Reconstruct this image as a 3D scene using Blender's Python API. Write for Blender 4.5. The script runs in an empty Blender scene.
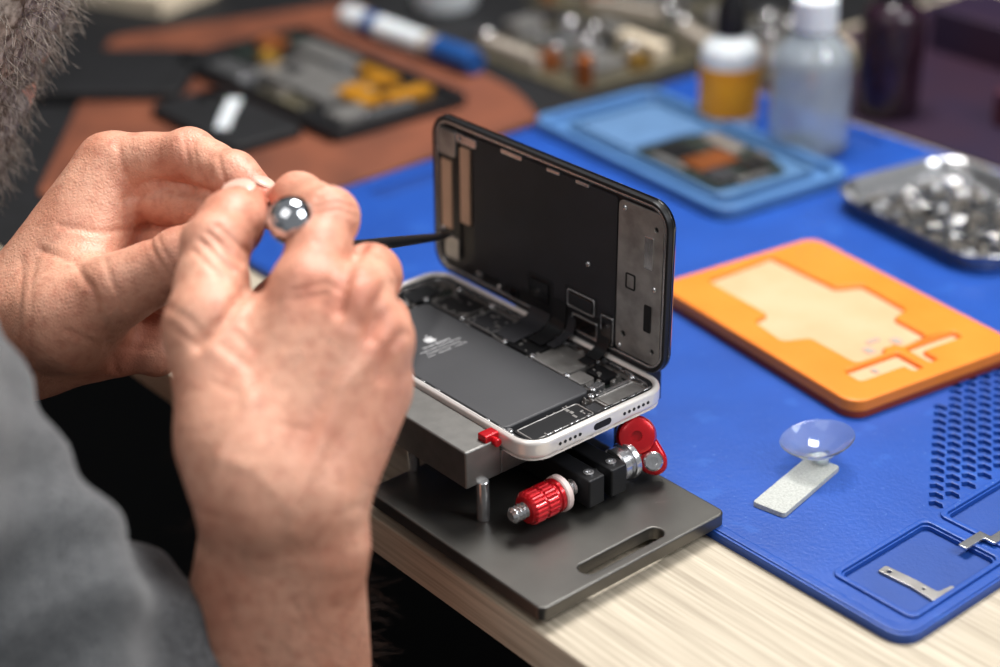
import bpy, bmesh, math, random
import numpy as np
from mathutils import Vector, Matrix
from mathutils.geometry import tessellate_polygon, delaunay_2d_cdt
S=0.001
scn=bpy.context.scene
COL=scn.collection
random.seed(7)
V=Vector
# ---------------------------------------------------------------- materials
def lin(h):
    h=h.lstrip('#'); o=[]
    for i in (0,2,4):
        c=int(h[i:i+2],16)/255
        o.append(c/12.92 if c<=.04045 else ((c+.055)/1.055)**2.4)
    return (o[0],o[1],o[2],1)
def mat(name,col,rough=.5,metal=0,col2=None,ns=60,bump=0,bs=400,trans=0,ior=1.45,coat=0,sss=0,stretch=None,spec=None,sheen=0,lo=.35,hi=.68):
    m=bpy.data.materials.new(name); m.use_nodes=True
    nt=m.node_tree; b=nt.nodes['Principled BSDF']
    b.inputs['Base Color'].default_value=lin(col); b.inputs['Roughness'].default_value=rough
    b.inputs['Metallic'].default_value=metal; b.inputs['Transmission Weight'].default_value=trans
    b.inputs['IOR'].default_value=ior; b.inputs['Coat Weight'].default_value=coat
    if spec is not None: b.inputs['Specular IOR Level'].default_value=spec
    if sheen: b.inputs['Sheen Weight'].default_value=sheen
    if sss:
        b.inputs['Subsurface Weight'].default_value=sss
        b.inputs['Subsurface Radius'].default_value=(1,.35,.2); b.inputs['Subsurface Scale'].default_value=.003
    tc=nt.nodes.new('ShaderNodeTexCoord'); mp=nt.nodes.new('ShaderNodeMapping')
    nt.links.new(tc.outputs['Object'],mp.inputs['Vector'])
    if stretch: mp.inputs['Scale'].default_value=stretch
    n=nt.nodes.new('ShaderNodeTexNoise'); n.inputs['Scale'].default_value=ns; n.inputs['Detail'].default_value=5
    nt.links.new(mp.outputs['Vector'],n.inputs['Vector'])
    r=nt.nodes.new('ShaderNodeValToRGB'); r.color_ramp.elements[0].position=lo; r.color_ramp.elements[1].position=hi
    c1=lin(col); 
    c2=lin(col2) if col2 else tuple(min(1,x*.86) for x in c1[:3])+(1,)
    r.color_ramp.elements[0].color=c1; r.color_ramp.elements[1].color=c2
    nt.links.new(n.outputs['Fac'],r.inputs['Fac']); nt.links.new(r.outputs['Color'],b.inputs['Base Color'])
    if bump:
        n2=nt.nodes.new('ShaderNodeTexNoise'); n2.inputs['Scale'].default_value=bs; n2.inputs['Detail'].default_value=4
        nt.links.new(mp.outputs['Vector'],n2.inputs['Vector'])
        bp=nt.nodes.new('ShaderNodeBump'); bp.name='BMP'; bp.inputs['Strength'].default_value=bump; bp.inputs['Distance'].default_value=.0006
        nt.links.new(n2.outputs['Fac'],bp.inputs['Height']); nt.links.new(bp.outputs['Normal'],b.inputs['Normal'])
    return m
def specks(m,scale,thr,col,amt):
    nt=m.node_tree;b=nt.nodes['Principled BSDF'];src=b.inputs['Base Color'].links[0].from_socket
    tc=nt.nodes.new('ShaderNodeTexCoord'); n=nt.nodes.new('ShaderNodeTexNoise'); n.inputs['Scale'].default_value=scale; n.inputs['Detail'].default_value=2
    nt.links.new(tc.outputs['Object'],n.inputs['Vector'])
    rp=nt.nodes.new('ShaderNodeMapRange'); rp.inputs[1].default_value=thr; rp.inputs[2].default_value=thr+.06; rp.inputs[3].default_value=0; rp.inputs[4].default_value=amt
    nt.links.new(n.outputs['Fac'],rp.inputs[0])
    m2=nt.nodes.new('ShaderNodeMix'); m2.data_type='RGBA'; nt.links.new(rp.outputs[0],m2.inputs[0]); nt.links.new(src,m2.inputs[6]); m2.inputs[7].default_value=lin(col)
    nt.links.new(m2.outputs[2],b.inputs['Base Color'])
M={}
M['wood']=mat('light_oak','#c6baa6',.62,col2='#988c7a',ns=17,bump=.25,bs=90,stretch=(1,34,34),lo=.3,hi=.75)
M['mat']=mat('blue_silicone','#1a4a9f',.42,col2='#174393',ns=25,bump=.3,bs=600)
specks(M['mat'],700,.70,'#6f93c8',.5); specks(M['mat'],60,.62,'#2a5cae',.35)
M['matd']=mat('recess_shade_silicone','#17428f',.5,col2='#143a80',ns=25,bump=.2,bs=700)  # base sheet tinted darker, painting shade into the recess floors
M['plate']=mat('gunmetal','#686662',.34,.8,col2='#5a5855',ns=30,bump=.08,bs=1500)
M['block']=mat('bead_blasted_aluminium','#7c7a77',.42,.65,ns=200,bump=.08,bs=2500)
M['blk']=mat('black_anodised','#242426',.36,.4)
M['blkm']=mat('matte_black_film','#1f1f22',.6,col2='#25252a')
M['glass']=mat('black_glass','#070709',.08,coat=1)
M['batt']=mat('battery_wrap','#3f3f42',.5,col2='#37373a',ns=20,bump=.05,bs=800)
M['white']=mat('pearl_aluminium','#ece6e1',.22,.25,coat=.4)
M['steel']=mat('steel','#d2d2d4',.22,.9,ns=300)
M['dsteel']=mat('dull_steel','#b1aeab',.33,.7,ns=120,col2='#8f8c89')
M['gsteel']=mat('grey_steel_parts','#a39d97',.3,.8,ns=90,col2='#7d756c')
M['chrome']=mat('chrome','#d4d7dc',.09,1)
M['red']=mat('red_anodised','#c8131f',.25,.45,coat=.4)
M['pink']=mat('pale_pink_nylon','#e6cfca',.45)
M['bronze']=mat('bronze_contact','#c9a58c',.45,.3)
M['pcb']=mat('circuit_board','#26302b',.45,col2='#141916',ns=500)
M['pcbg']=mat('olive_circuit_board','#5a5340',.45,col2='#32302a',ns=90)
M['copper']=mat('copper','#b56a3c',.35,.8)
M['gold']=mat('gold','#c79a45',.3,.9)
M['orange']=mat('orange_silicone','#e8852a',.42,col2='#e37c20',ns=30,bump=.08,bs=600)
M['peach']=mat('peach_pad','#e0a985',.55,col2='#da9f78',ns=40)
M['brick']=mat('dark_red_rubber','#8c351c',.6)
M['felt']=mat('pale_felt','#bfc1bc',.95,col2='#a2a49f',ns=1100,bump=.8,bs=1800,sheen=.2)
M['clear']=mat('clear_vinyl','#f6f9fb',.1,trans=.94,ior=1.07,coat=1)
M['brown']=mat('brown_leather','#7c4630',.6,col2='#613626',ns=25,bump=.3,bs=500)
M['rubber']=mat('black_rubber','#0e0e10',.6,col2='#151518')
M['maroon']=mat('dark_purple_pad','#1d0d2a',.6,col2='#2c0f22',ns=12)
M['plum']=mat('red_brown_plastic','#4c211c',.5,col2='#2e1640',ns=20)
M['lblue']=mat('pale_blue_tray','#4f78aa',.4,col2='#466f9f',ns=30)
M['lblue2']=mat('slate_blue_metal','#567ba4',.35,.2,col2='#4e7299',ns=30)
M['grayb']=mat('blue_grey_cell','#587aa2',.45)
M['greyp']=mat('grey_plastic','#a79c90',.5)
M['yellow']=mat('orange_flex','#c98a26',.35,.4)
M['plastw']=mat('white_plastic','#dfe4e8',.35,sss=.1)
M['milky']=mat('frosted_plastic','#e4edf4',.22,trans=.8,ior=1.05,coat=.8)
M['label']=mat('orange_label','#e8a01e',.45,col2='#d98a14',ns=60)
M['amber']=mat('dark_amber_plastic','#35202e',.2,trans=.3,col2='#241420')
M['capblue']=mat('blue_plastic','#1d4c8c',.4)
M['cream']=mat('cream_card','#d8c8b0',.6)
M['shirt']=mat('grey_jersey','#626365',.95,col2='#3c3d40',ns=650,bump=1,bs=1100,sheen=.25,lo=.38,hi=.62)
M['navy']=mat('navy_hem_shadow','#161b29',.95,bump=.5,bs=1100)  # dark tone paints the shadow between sleeve and forearm
M['trouser']=mat('dark_denim','#15171d',.9,bump=.4,bs=1500)
M['hair']=mat('grey_brown_hair','#5a4b41',.6,col2='#a3978d',ns=240,lo=.4,hi=.6)
M['hairb']=mat('brown_body_hair','#3f2617',.6)
M['nail']=mat('fingernail','#e0b5a3',.32,sss=.1)
M['eye']=mat('eye_white','#e8e4de',.15)
M['marking']=mat('pale_print','#cfcfd0',.6)
M['floor']=mat('dark_floor','#0b0b0d',.7,col2='#121214')
M['wall']=mat('dark_wall','#191719',.8)
def skin():
    m=mat('skin','#dca58b',.46,col2='#c88a71',ns=42,bump=.5,bs=330,sss=.08,lo=.36,hi=.7)
    nt=m.node_tree;b=nt.nodes['Principled BSDF']
    src=b.inputs['Base Color'].links[0].from_socket
    a=nt.nodes.new('ShaderNodeAttribute'); a.attribute_name='joint'
    mx=nt.nodes.new('ShaderNodeMix'); mx.data_type='RGBA'
    nt.links.new(a.outputs['Fac'],mx.inputs[0]); nt.links.new(src,mx.inputs[6]); mx.inputs[7].default_value=lin('#c4614a')
    tc=nt.nodes.new('ShaderNodeTexCoord'); n=nt.nodes.new('ShaderNodeTexNoise'); n.inputs['Scale'].default_value=230; n.inputs['Detail'].default_value=3
    nt.links.new(tc.outputs['Object'],n.inputs['Vector'])
    rp=nt.nodes.new('ShaderNodeMapRange'); rp.inputs[1].default_value=.48; rp.inputs[2].default_value=.74; rp.inputs[3].default_value=0; rp.inputs[4].default_value=.42
    nt.links.new(n.outputs['Fac'],rp.inputs[0])
    m2=nt.nodes.new('ShaderNodeMix'); m2.data_type='RGBA'; nt.links.new(rp.outputs[0],m2.inputs[0]); nt.links.new(mx.outputs[2],m2.inputs[6]); m2.inputs[7].default_value=lin('#a85c48')
    nt.links.new(m2.outputs[2],b.inputs['Base Color'])
    vo=nt.nodes.new('ShaderNodeTexVoronoi'); vo.inputs['Scale'].default_value=600; vo.feature='DISTANCE_TO_EDGE'
    nt.links.new(tc.outputs['Object'],vo.inputs['Vector'])
    b2=nt.nodes.new('ShaderNodeBump'); b2.inputs['Strength'].default_value=.6; b2.inputs['Distance'].default_value=.00045
    nt.links.new(vo.outputs['Distance'],b2.inputs['Height']); nt.links.new(nt.nodes['BMP'].outputs['Normal'],b2.inputs['Normal'])
    nt.links.new(b2.outputs['Normal'],b.inputs['Normal'])
    return m
M['skin']=skin()
# ---------------------------------------------------------------- builders
def area2(p): return sum(p[i][0]*p[(i+1)%len(p)][1]-p[(i+1)%len(p)][0]*p[i][1] for i in range(len(p)))/2
def rrect(cx,cy,w,h,r,seg=6,rz=0):
    r=min(r,w/2-.01,h/2-.01);o=[]
    for (sx,sy,a0) in ((1,1,0),(-1,1,90),(-1,-1,180),(1,-1,270)):
        for i in range(seg+1):
            a=math.radians(a0+90*i/seg)
            o.append((sx*(w/2-r)+r*math.cos(a),sy*(h/2-r)+r*math.sin(a)))
    c,s=math.cos(math.radians(rz)),math.sin(math.radians(rz))
    return [(cx+x*c-y*s,cy+x*s+y*c) for x,y in o]
def circ(cx,cy,r,n=24): return [(cx+r*math.cos(2*math.pi*i/n),cy+r*math.sin(2*math.pi*i/n)) for i in range(n)]
def rpoly(pts,r,seg=4):
    o=[];n=len(pts)
    for i in range(n):
        p=V(pts[i]);a=V(pts[i-1]);b=V(pts[(i+1)%n])
        da=(a-p);db=(b-p);rr=min(r,da.length*.45,db.length*.45)
        pa=p+da.normalized()*rr;pb=p+db.normalized()*rr
        for k in range(seg+1):
            t=k/seg; q=pa*(1-t)**2+p*2*t*(1-t)+pb*t*t
            o.append((q.x,q.y))
    return o
def inpoly(x,y,l):
    c=False;n=len(l);j=n-1
    for i in range(n):
        if (l[i][1]>y)!=(l[j][1]>y) and x<(l[j][0]-l[i][0])*(y-l[i][1])/(l[j][1]-l[i][1])+l[i][0]: c=not c
        j=i
    return c
def fill2d(loops):
    if len(loops)<3: return [tuple(t) for t in tessellate_polygon([[V((x,y,0)) for x,y in l] for l in loops])]
    pts=[];ed=[]
    for l in loops:
        o=len(pts);n=len(l)
        pts+= [V(p) for p in l]; ed+=[(o+i,o+(i+1)%n) for i in range(n)]
    vv,ee,ff,ov,oe,of=delaunay_2d_cdt(pts,ed,[],0,1e-6)
    mp=[o[0] if o else -1 for o in ov]
    bb=[(min(p[0] for p in l),max(p[0] for p in l),min(p[1] for p in l),max(p[1] for p in l)) for l in loops]
    out=[]
    for f in ff:
        x=sum(vv[i].x for i in f)/3;y=sum(vv[i].y for i in f)/3
        if not inpoly(x,y,loops[0]): continue
        if any(b_[0]<x<b_[1] and b_[2]<y<b_[3] and inpoly(x,y,l) for l,b_ in zip(loops[1:],bb[1:])): continue
        t=tuple(mp[i] for i in f)
        if -1 not in t and len(set(t))==3: out.append(t)
    return out
class B:
    def __init__(s): s.bm=bmesh.new(); s.n=0
    def apply(s,Mx,all=False):
        s.bm.verts.ensure_lookup_table()
        for v in (s.bm.verts if all else s.bm.verts[s.n:]): v.co=Mx@v.co
    def plate(s,outer,z0,z1,b=.4,holes=(),b0=0,seg=3):
        loops=[]
        for i,l in enumerate([outer]+list(holes)):
            a=area2(l)
            if (i==0)!=(a>0): l=list(reversed(l))
            loops.append([V((p[0],p[1])) for p in l])
        norms=[]
        for l in loops:
            n=len(l);N=[]
            for i in range(n):
                d1=(l[i]-l[i-1]);d2=(l[(i+1)%n]-l[i])
                if d1.length<1e-6: d1=d2
                if d2.length<1e-6: d2=d1
                d1=d1.normalized();d2=d2.normalized()
                n1=V((-d1.y,d1.x));n2=V((-d2.y,d2.x));m=n1+n2
                m=m.normalized() if m.length>1e-6 else n1
                k=max(.5,m.dot(n1)); N.append(m/k)
            norms.append(N)
        lay=[]
        if b0>0:
            for k in range(seg): 
                a=math.pi/2*k/seg; lay.append((z0+b0*(1-math.cos(a)), b0*(1-math.sin(a))))
            lay.append((z0+b0,0))
        else: lay.append((z0,0))
        if b>0:
            for k in range(seg+1):
                a=math.pi/2*k/seg; lay.append((z1-b+b*math.sin(a), b*(1-math.cos(a))))
        else: lay.append((z1,0))
        rings=[]
        for (z,o) in lay:
            rings.append([[s.bm.verts.new((l[i].x+N[i].x*o,l[i].y+N[i].y*o,z)) for i in range(len(l))] for l,N in zip(loops,norms)])
        for a,c in zip(rings[:-1],rings[1:]):
            for la,lb in zip(a,c):
                n=len(la)
                for i in range(n):
                    j=(i+1)%n; s.bm.faces.new((la[i],la[j],lb[j],lb[i]))
        for R,flip in ((rings[-1],False),(rings[0],True)):
            flat=[v for l in R for v in l]
            for t in fill2d([[(v.co.x,v.co.y) for v in l] for l in R]):
                f=[flat[i] for i in t]
                nz=(f[1].co-f[0].co).cross(f[2].co-f[0].co).z
                if (nz<0)!=flip: f.reverse()
                try: s.bm.faces.new(f)
                except ValueError: pass
    def box(s,c,d,b=.3,rz=0):
        s.plate(rrect(c[0],c[1],d[0],d[1],max(b,.02),2,rz),c[2]-d[2]/2,c[2]+d[2]/2,min(b,d[2]*.4))
    def lathe(s,prof,p0=(0,0,0),ax=(0,0,1),n=32):
        q=V(ax).normalized().to_track_quat('Z','Y').to_matrix(); p0=V(p0);R=[]
        for r,z in prof:
            if r<1e-5: R.append([s.bm.verts.new(p0+q@V((0,0,z)))])
            else: R.append([s.bm.verts.new(p0+q@V((r*math.cos(2*math.pi*i/n),r*math.sin(2*math.pi*i/n),z))) for i in range(n)])
        for a,c in zip(R[:-1],R[1:]):
            for i in range(n):
                j=(i+1)%n
                if len(a)==1 and len(c)==1: continue
                if len(a)==1: s.bm.faces.new((a[0],c[j],c[i]))
                elif len(c)==1: s.bm.faces.new((a[i],a[j],c[0]))
                else: s.bm.faces.new((a[i],a[j],c[j],c[i]))
    def cyl(s,p0,p1,r,b=.3,n=24,r1=None):
        L=(V(p1)-V(p0)).length; r1=r if r1 is None else r1; b=min(b,r*.5,r1*.5,L*.4)
        s.lathe([(0,0),(r-b,0),(r,b),(r1,L-b),(r1-b,L),(0,L)],p0,V(p1)-V(p0),n)
    def sph(s,c,r,sc=(1,1,1),n=24):
        bmesh.ops.create_uvsphere(s.bm,u_segments=n,v_segments=n//2,radius=r,matrix=Matrix.Translation(c)@Matrix.Diagonal((*sc,1)))
    def tube(s,path,r,n=10):
        path=[V(p) for p in path];rs=r if isinstance(r,(list,tuple)) else [r]*len(path);R=[];u=None
        for i,p in enumerate(path):
            t=(path[min(i+1,len(path)-1)]-path[max(i-1,0)]).normalized()
            if u is None: u=t.orthogonal().normalized()
            u=(u-t*u.dot(t)).normalized(); w=t.cross(u)
            R.append([s.bm.verts.new(p+(u*math.cos(2*math.pi*k/n)+w*math.sin(2*math.pi*k/n))*rs[i]) for k in range(n)])
        for a,c in zip(R[:-1],R[1:]):
            for i in range(n): s.bm.faces.new((a[i],a[(i+1)%n],c[(i+1)%n],c[i]))
        s.bm.faces.new(list(reversed(R[0]))); s.bm.faces.new(R[-1])
    def ribbon(s,path,w,wd,th=.25):
        path=[V(p) for p in path]; wd=V(wd).normalized();R=[]
        for i,p in enumerate(path):
            t=(path[min(i+1,len(path)-1)]-path[max(i-1,0)]).normalized(); n=t.cross(wd).normalized()
            R.append([s.bm.verts.new(p+wd*a*w/2+n*c*th/2) for a,c in ((-1,-1),(1,-1),(1,1),(-1,1))])
        for a,c in zip(R[:-1],R[1:]):
            for i in range(4): s.bm.faces.new((a[i],a[(i+1)%4],c[(i+1)%4],c[i]))
        s.bm.faces.new(list(reversed(R[0]))); s.bm.faces.new(R[-1])
    def obj(s,name,m,parent=None,label=None,ang=40,kind=None,wn=True,**kw):
        for v in s.bm.verts: v.co*=S
        bmesh.ops.recalc_face_normals(s.bm,faces=s.bm.faces[:])
        me=bpy.data.meshes.new(name); s.bm.to_mesh(me); s.bm.free()
        me.polygons.foreach_set('use_smooth',[True]*len(me.polygons))
        me.set_sharp_from_angle(angle=math.radians(ang))
        me.materials.append(M[m] if isinstance(m,str) else m)
        o=bpy.data.objects.new(name,me); COL.objects.link(o)
        if wn:
            md=o.modifiers.new('weighted','WEIGHTED_NORMAL'); md.keep_sharp=True; md.weight=100
        if parent: o.parent=parent
        if label: o['label']=label
        if kind: o['kind']=kind
        for k,v in kw.items(): o[k]=v
        return o
def thing(name,label,cat,loc=(0,0,0),rz=0,group=None):
    e=bpy.data.objects.new(name,None); e.empty_display_size=.01; e.location=V(loc)*S; e.rotation_euler=(0,0,math.radians(rz))
    COL.objects.link(e); e['label']=label; e['category']=cat
    if group: e['group']=group
    return e
def setloc(o,loc,rz=0): o.location=V(loc)*S; o.rotation_euler=(0,0,math.radians(rz)); return o
# ---------------------------------------------------------------- structure + table
b=B(); b.box((-300,0,-755),(4000,4000,10),0); o=b.obj('floor','floor',kind='structure')
b=B(); b.box((-2305,0,445),(10,4000,2400),0); b.obj('wall_west','wall',kind='structure')
b=B(); b.box((-300,2005,445),(4000,10,2400),0); b.obj('wall_north','wall',kind='structure')
tb=thing('workbench','pale oak topped workbench carrying the repair mats','table',(-300,300,-750))
b=B(); b.plate(rrect(-100,45,1700,908,2),732,750,.8,b0=.6); b.obj('tabletop','wood',tb)
for x,y in ((-880,-340),(680,-340),(-880,430),(680,430)):
    b=B(); b.plate(rrect(x,y,50,50,3),0,732,0); b.obj('leg','blk',tb)
b=B(); b.plate(rrect(-722,275,745,760,10),0,1.5,.5); b.obj('rubber_pad','rubber',None,'thin black rubber pad covering part of the workbench',category='mat')
b=B(); b.plate(rrect(30,530,740,290,10),0,1.5,.5); b.obj('desk_pad','maroon',None,'dark purple desk pad lying behind the blue mat',category='mat')
b=B(); b.plate(rpoly([(-455,-62),(-346,60),(-352,240),(-400,262),(-650,305),(-700,120)],14),1.6,3.6,.7); b.obj('leather_mat','brown',None,'reddish brown leather mat under a dismantled device',category='mat')
# ---------------------------------------------------------------- blue mat
holes=[rrect(115,22,33,51,3),rrect(116,88,31,59,3),rrect(-40,352,200,24,5),rrect(-235,355,120,22,5),
       rrect(-322,120,14,70,4)]
hexs=[]
j=0
v=62.0
while v<232:
    u=30+(3.9 if j%2 else 0)
    while u<110:
        if v>150-(u-30)*1.5 and not (u>94 and v<125): 
            hexs.append([(u+x,v+y) for x,y in ((-3.4,-.2),(-1.5,-2.2),(1.9,-2.2),(3.4,.2),(1.5,2.2),(-1.9,2.2))])
        u+=7.8
    v+=5.4; j+=1
sm_=thing('silicone_mat','bright blue silicone repair mat with moulded compartments on the workbench','mat',(0,0,0))
b=B(); b.plate(rrect(-101,178.5,482,393,9),0,2.0,0); b.obj('mat_base','matd',sm_)
b=B(); b.plate(rrect(-101,178.5,482,393,9),2.001,4,.45,holes=[h for h in holes]+hexs,seg=2)
for (cx,cy,w,h) in ((115,22,39,57),(116,88,37,65)):
    b.plate(rrect(cx,cy,w,h,4),3.9,5.2,.5,holes=[rrect(cx,cy,w-4.6,h-4.6,3)],seg=2)
b.plate(rrect(-101,178.5,480,391,9),3.9,4.6,.4,holes=[rrect(-101,178.5,472,383,7)],seg=2)
b.obj('mat_top','mat',sm_)
# ---------------------------------------------------------------- phone holder
ph=thing('phone_holder','dark metal phone holder with red clamp knobs on a heavy plate','repair stand',(-8,-60,0))
X0,Y0=8,60
def L(x,y): return (x+X0,y+Y0)
b=B(); c=L(-8.5,-59.5); sl=L(37.5,-60)
b.plate(rrect(c[0],c[1],109,97,3.5),4.2,10,.8,holes=[rrect(sl[0],sl[1],7.5,42,3.6,8)],b0=.4); b.obj('base_plate','plate',ph,label='brushed gunmetal base plate with a rounded slot')
for x,y in ((24,-86),(-57,-86),(24,-30),(-57,-30)):
    b=B(); p=L(x,y); b.lathe([(0,0),(6,0),(6.5,4.2),(0,4.2)],(p[0],p[1],0)); b.obj('foot','rubber',ph)
for x,y in ((-14,-86),(-62,-84),(-14,-12),(-62,-12)):
    b=B(); p=L(x,y); b.cyl((p[0],p[1],10),(p[0],p[1],28),2.6); b.obj('pillar','steel',ph)
b=B(); p=L(-56,-85); b.plate(rrect(p[0],p[1],84,18,1),27,43.5,.9,b0=.7)
p=L(-56,-68); b.plate(rrect(p[0],p[1],84,17,1),27,37.6,.4,b0=.7); b.obj('clamp_jaw','block',ph,label='grey aluminium jaw bar')
b=B(); p=L(-56,6.5); b.plate(rrect(p[0],p[1],84,11,1),27,43.5,.9,b0=.7)
p=L(-56,-6); b.plate(rrect(p[0],p[1],84,15,1),27,37.6,.4,b0=.7); b.obj('clamp_jaw','blk',ph)
for u in (-34,-78):
    b=B(); b.cyl((u+X0,-78+Y0,31),(u+X0,2+Y0,31),2.6); b.obj('guide_rod','steel',ph)
for v in (-50,-38):
    b=B(); b.plate(rrect(-21+X0,v+Y0,68,8.5,1),14,26.5,.7,b0=.7); b.obj('arm','blk',ph,label='black arm bar')
    b=B(); b.lathe([(0,0),(2.2,0),(2.2,.8),(1.2,.9),(1.1,.4),(0,.4)],(8+X0,v+Y0,26.4),n=16); b.obj('set_screw','steel',ph)
b=B(); b.plate(rrect(-52+X0,-43+Y0,10,60,1),20,30,.5); b.obj('cross_bar','blk',ph)
VS=4
b=B(); prof=[(0,0),(2.0,0),(3.3,1.2)]
z=1.5
while z<76: prof+=[(3.3,z),(2.3,z+.9),(3.3,z+1.8)]; z+=1.9
prof+=[(0,z)]
b.lathe(prof,(4+X0,-91+Y0+VS,20.5),(0,1,0),20); b.obj('lead_screw','steel',ph,ang=20,wn=False)
b=B(); nn_=80
R=[[b.bm.verts.new((4+X0,-84+Y0+VS,20.5))]]
def ring(r,z,kn=False):
    o=[]
    for i in range(nn_):
        rr=r-(.6 if kn and (i%4==0) else (.2 if kn and i%4 in (1,3) else 0)); a=2*math.pi*i/nn_
        o.append(b.bm.verts.new((4+X0+rr*math.cos(a),-84+Y0+VS+z,20.5+rr*math.sin(a))))
    return o
R+=[ring(5.4,0),ring(6.2,.7),ring(7.0,1.6,True),ring(7.0,6.4,True),ring(6.4,6.9),ring(6.4,7.4),ring(7.0,7.9,True),ring(7.0,12.6,True),ring(6.3,13),ring(6.3,14),ring(7.0,14.6),ring(7.0,16),ring(5.6,16.4),[b.bm.verts.new((4+X0,-84+Y0+VS+16.4,20.5))]]
for a,c2 in zip(R[:-1],R[1:]):
    for i in range(nn_):
        j=(i+1)%nn_
        if len(a)==1: b.bm.faces.new((a[0],c2[j],c2[i]))
        elif len(c2)==1: b.bm.faces.new((a[i],a[j],c2[0]))
        else: b.bm.faces.new((a[i],a[j],c2[j],c2[i]))
b.obj('knob','red',ph,label='ribbed red knob',ang=18,wn=False)
b=B(); b.cyl((4+X0,-67.6+Y0+VS,20.5),(4+X0,-64.5+Y0+VS,20.5),7.6,.5,32); b.obj('washer','pink',ph,label='pale pink collar')
b=B(); b.lathe([(0,0),(6.6,0),(7.2,.6),(7.2,3.4),(6.2,4),(6.2,5),(7.8,5.6),(8,6.2),(8,8),(7.4,8.6),(4,8.6),(4,10),(0,10)],(4+X0,-36.5+Y0+VS,20.5),(0,1,0),32); b.obj('collar','steel',ph,label='bright steel collar')
# chunky red lever: round knob plus shorter rounded lever with a bolt
ez=V((.6865,-.5614,.462)).normalized(); ex=(V((.642,.767,-.022))*.55-V((-.342,.312,.887))*.84); ex=(ex-ez*ex.dot(ez)).normalized(); ey=ez.cross(ex)
TM=Matrix(((ex.x,ey.x,ez.x,5.5+X0),(ex.y,ey.y,ez.y,-18+Y0),(ex.z,ey.z,ez.z,25),(0,0,0,1)))
b=B(); b.lathe([(0,-5),(5.5,-5),(7.6,-3.4),(8.2,-1),(8.2,2.6),(7.2,4.6),(5.2,5.4),(2.2,5.4),(2.0,3.4),(0,3.4)],(-5,0,0),n=40)
b.apply(TM,True); b.obj('cam_knob','red',ph,label='chunky rounded red anodised knob')
b=B(); b.plate(rpoly([(-4,-6.5),(9,-6),(13.5,-2),(13.5,3),(9,6),(-4,6.5)],4,6),-4.2,2.8,2.0,b0=2,seg=5)
b.apply(TM,True); b.obj('cam_lever','red',ph,label='short red anodised lever')
b=B(); b.lathe([(0,0),(2.4,0),(4.0,2.6),(4.0,4.6),(3.3,5.4),(1.8,5.4),(1.6,4.4),(0,4.4)],(7.2,0,0),n=28); b.apply(TM,True); b.obj('bolt','steel',ph)
b=B(); b.cyl((5+X0,-28+Y0,22),(5+X0,-16+Y0,24),3.4,.4); b.obj('lever_pivot','steel',ph)
b=B(); p=L(-17,-80); b.box((p[0],p[1],43.6),(5,7,5.5),.6); b.cyl((p[0]+2,p[1]+1,43),(p[0]+5,p[1]+1,43),1.8); b.obj('jaw_tip','red',ph)
# ---------------------------------------------------------------- phone
P=thing('smartphone','opened white smartphone with raised display, clamped in the holder','phone',(-72.5,-38,37.7))
b=B(); b.plate(rrect(0,0,151,76,11,10),0,8.4,1.8,holes=[rrect(0,0,145.0,70.0,8.2,8)],b0=2.6,seg=5)
b.obj('frame','white',P,label='white aluminium side frame')
b=B(); b.plate(rrect(0,0,146,71,8.5,8),.4,1.5,0); b.obj('chassis_floor','blkm',P)
b=B(); b.plate(rrect(0,0,146.4,71.4,9,8),5.6,7.2,.3,holes=[rrect(0,0,141.5,67,7,8)]); b.obj('gasket','blk',P)
b=B(); b.plate(rrect(0,0,142,67.4,7,8),5.4,6.6,.2,holes=[rrect(0,0,140.6,66,6.4,8)]); b.obj('inner_rim','steel',P)
b=B()
b.plate(rrect(0,0,9.4,3.0,1.5),0,.3,0)
for k in range(6): b.plate(circ(12+k*2.6,0,.75,12),0,.3,0)
for k in range(5): b.plate(circ(-12-k*2.6,0,.75,12),0,.3,0)
b.apply(Matrix.Translation((75.35,0,4.4))@Matrix(((0,0,1,0),(1,0,0,0),(0,1,0,0),(0,0,0,1))),True)
b.obj('port','rubber',P,label='charging port and speaker holes')
b=B(); b.plate(rrect(0.5,-10.6,109,46.5,3.5),1.5,6.4,1.0,seg=3); bt=b.obj('battery','batt',P,label='dark grey wrapped battery cell')
b=B(); ap=[]
for i in range(40):
    a=2*math.pi*i/40; r=1.9-.25*max(0,math.cos(a-math.pi/2))**6*2-.2*max(0,math.cos(a+math.pi/2))**8*2
    x,y=r*math.cos(a),r*math.sin(a)*1.05
    d=math.hypot(x-2.2,y-.2)
    if d<1.1: x=2.2-1.1*(2.2-x)/d; y=.2+1.1*(y-.2)/d
    ap.append((x*1.4,y*1.4))
b.plate(ap,0,.08,0); b.plate([( .1,2.9),(1.0,3.1),(1.4,4.3),(.4,4.0)],0,.08,0)
b.apply(Matrix.Translation((-24,-9,6.4))@Matrix.Rotation(math.radians(90),4,'Z'),True)
b.obj('logo','marking',bt)
def text(s,size,Mx,parent,m='marking',name='print'):
    cu=bpy.data.curves.new(name,'FONT'); cu.body=s; cu.size=size*S; cu.extrude=.00003; cu.align_x='CENTER'
    o=bpy.data.objects.new(name,cu); COL.objects.link(o)
    bpy.context.view_layer.update()
    me=bpy.data.meshes.new_from_object(o.evaluated_get(bpy.context.evaluated_depsgraph_get()))
    bpy.data.objects.remove(o); me.materials.append(M[m]); me.transform(Mx)
    ob=bpy.data.objects.new(name,me); COL.objects.link(ob); ob.parent=parent; return ob
for k,s_ in enumerate(("Li-ion Battery","Authorized Service Provider Only","Potential for fire or burning.","3.79 V    2942 mAh    11.16 Wh")):
    text(s_,1.6 if k else 2.6,Matrix.Translation(((-18.5+k*2.4)*S,-9*S,6.46*S))@Matrix.Rotation(math.radians(90),4,'Z'),bt)
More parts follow.
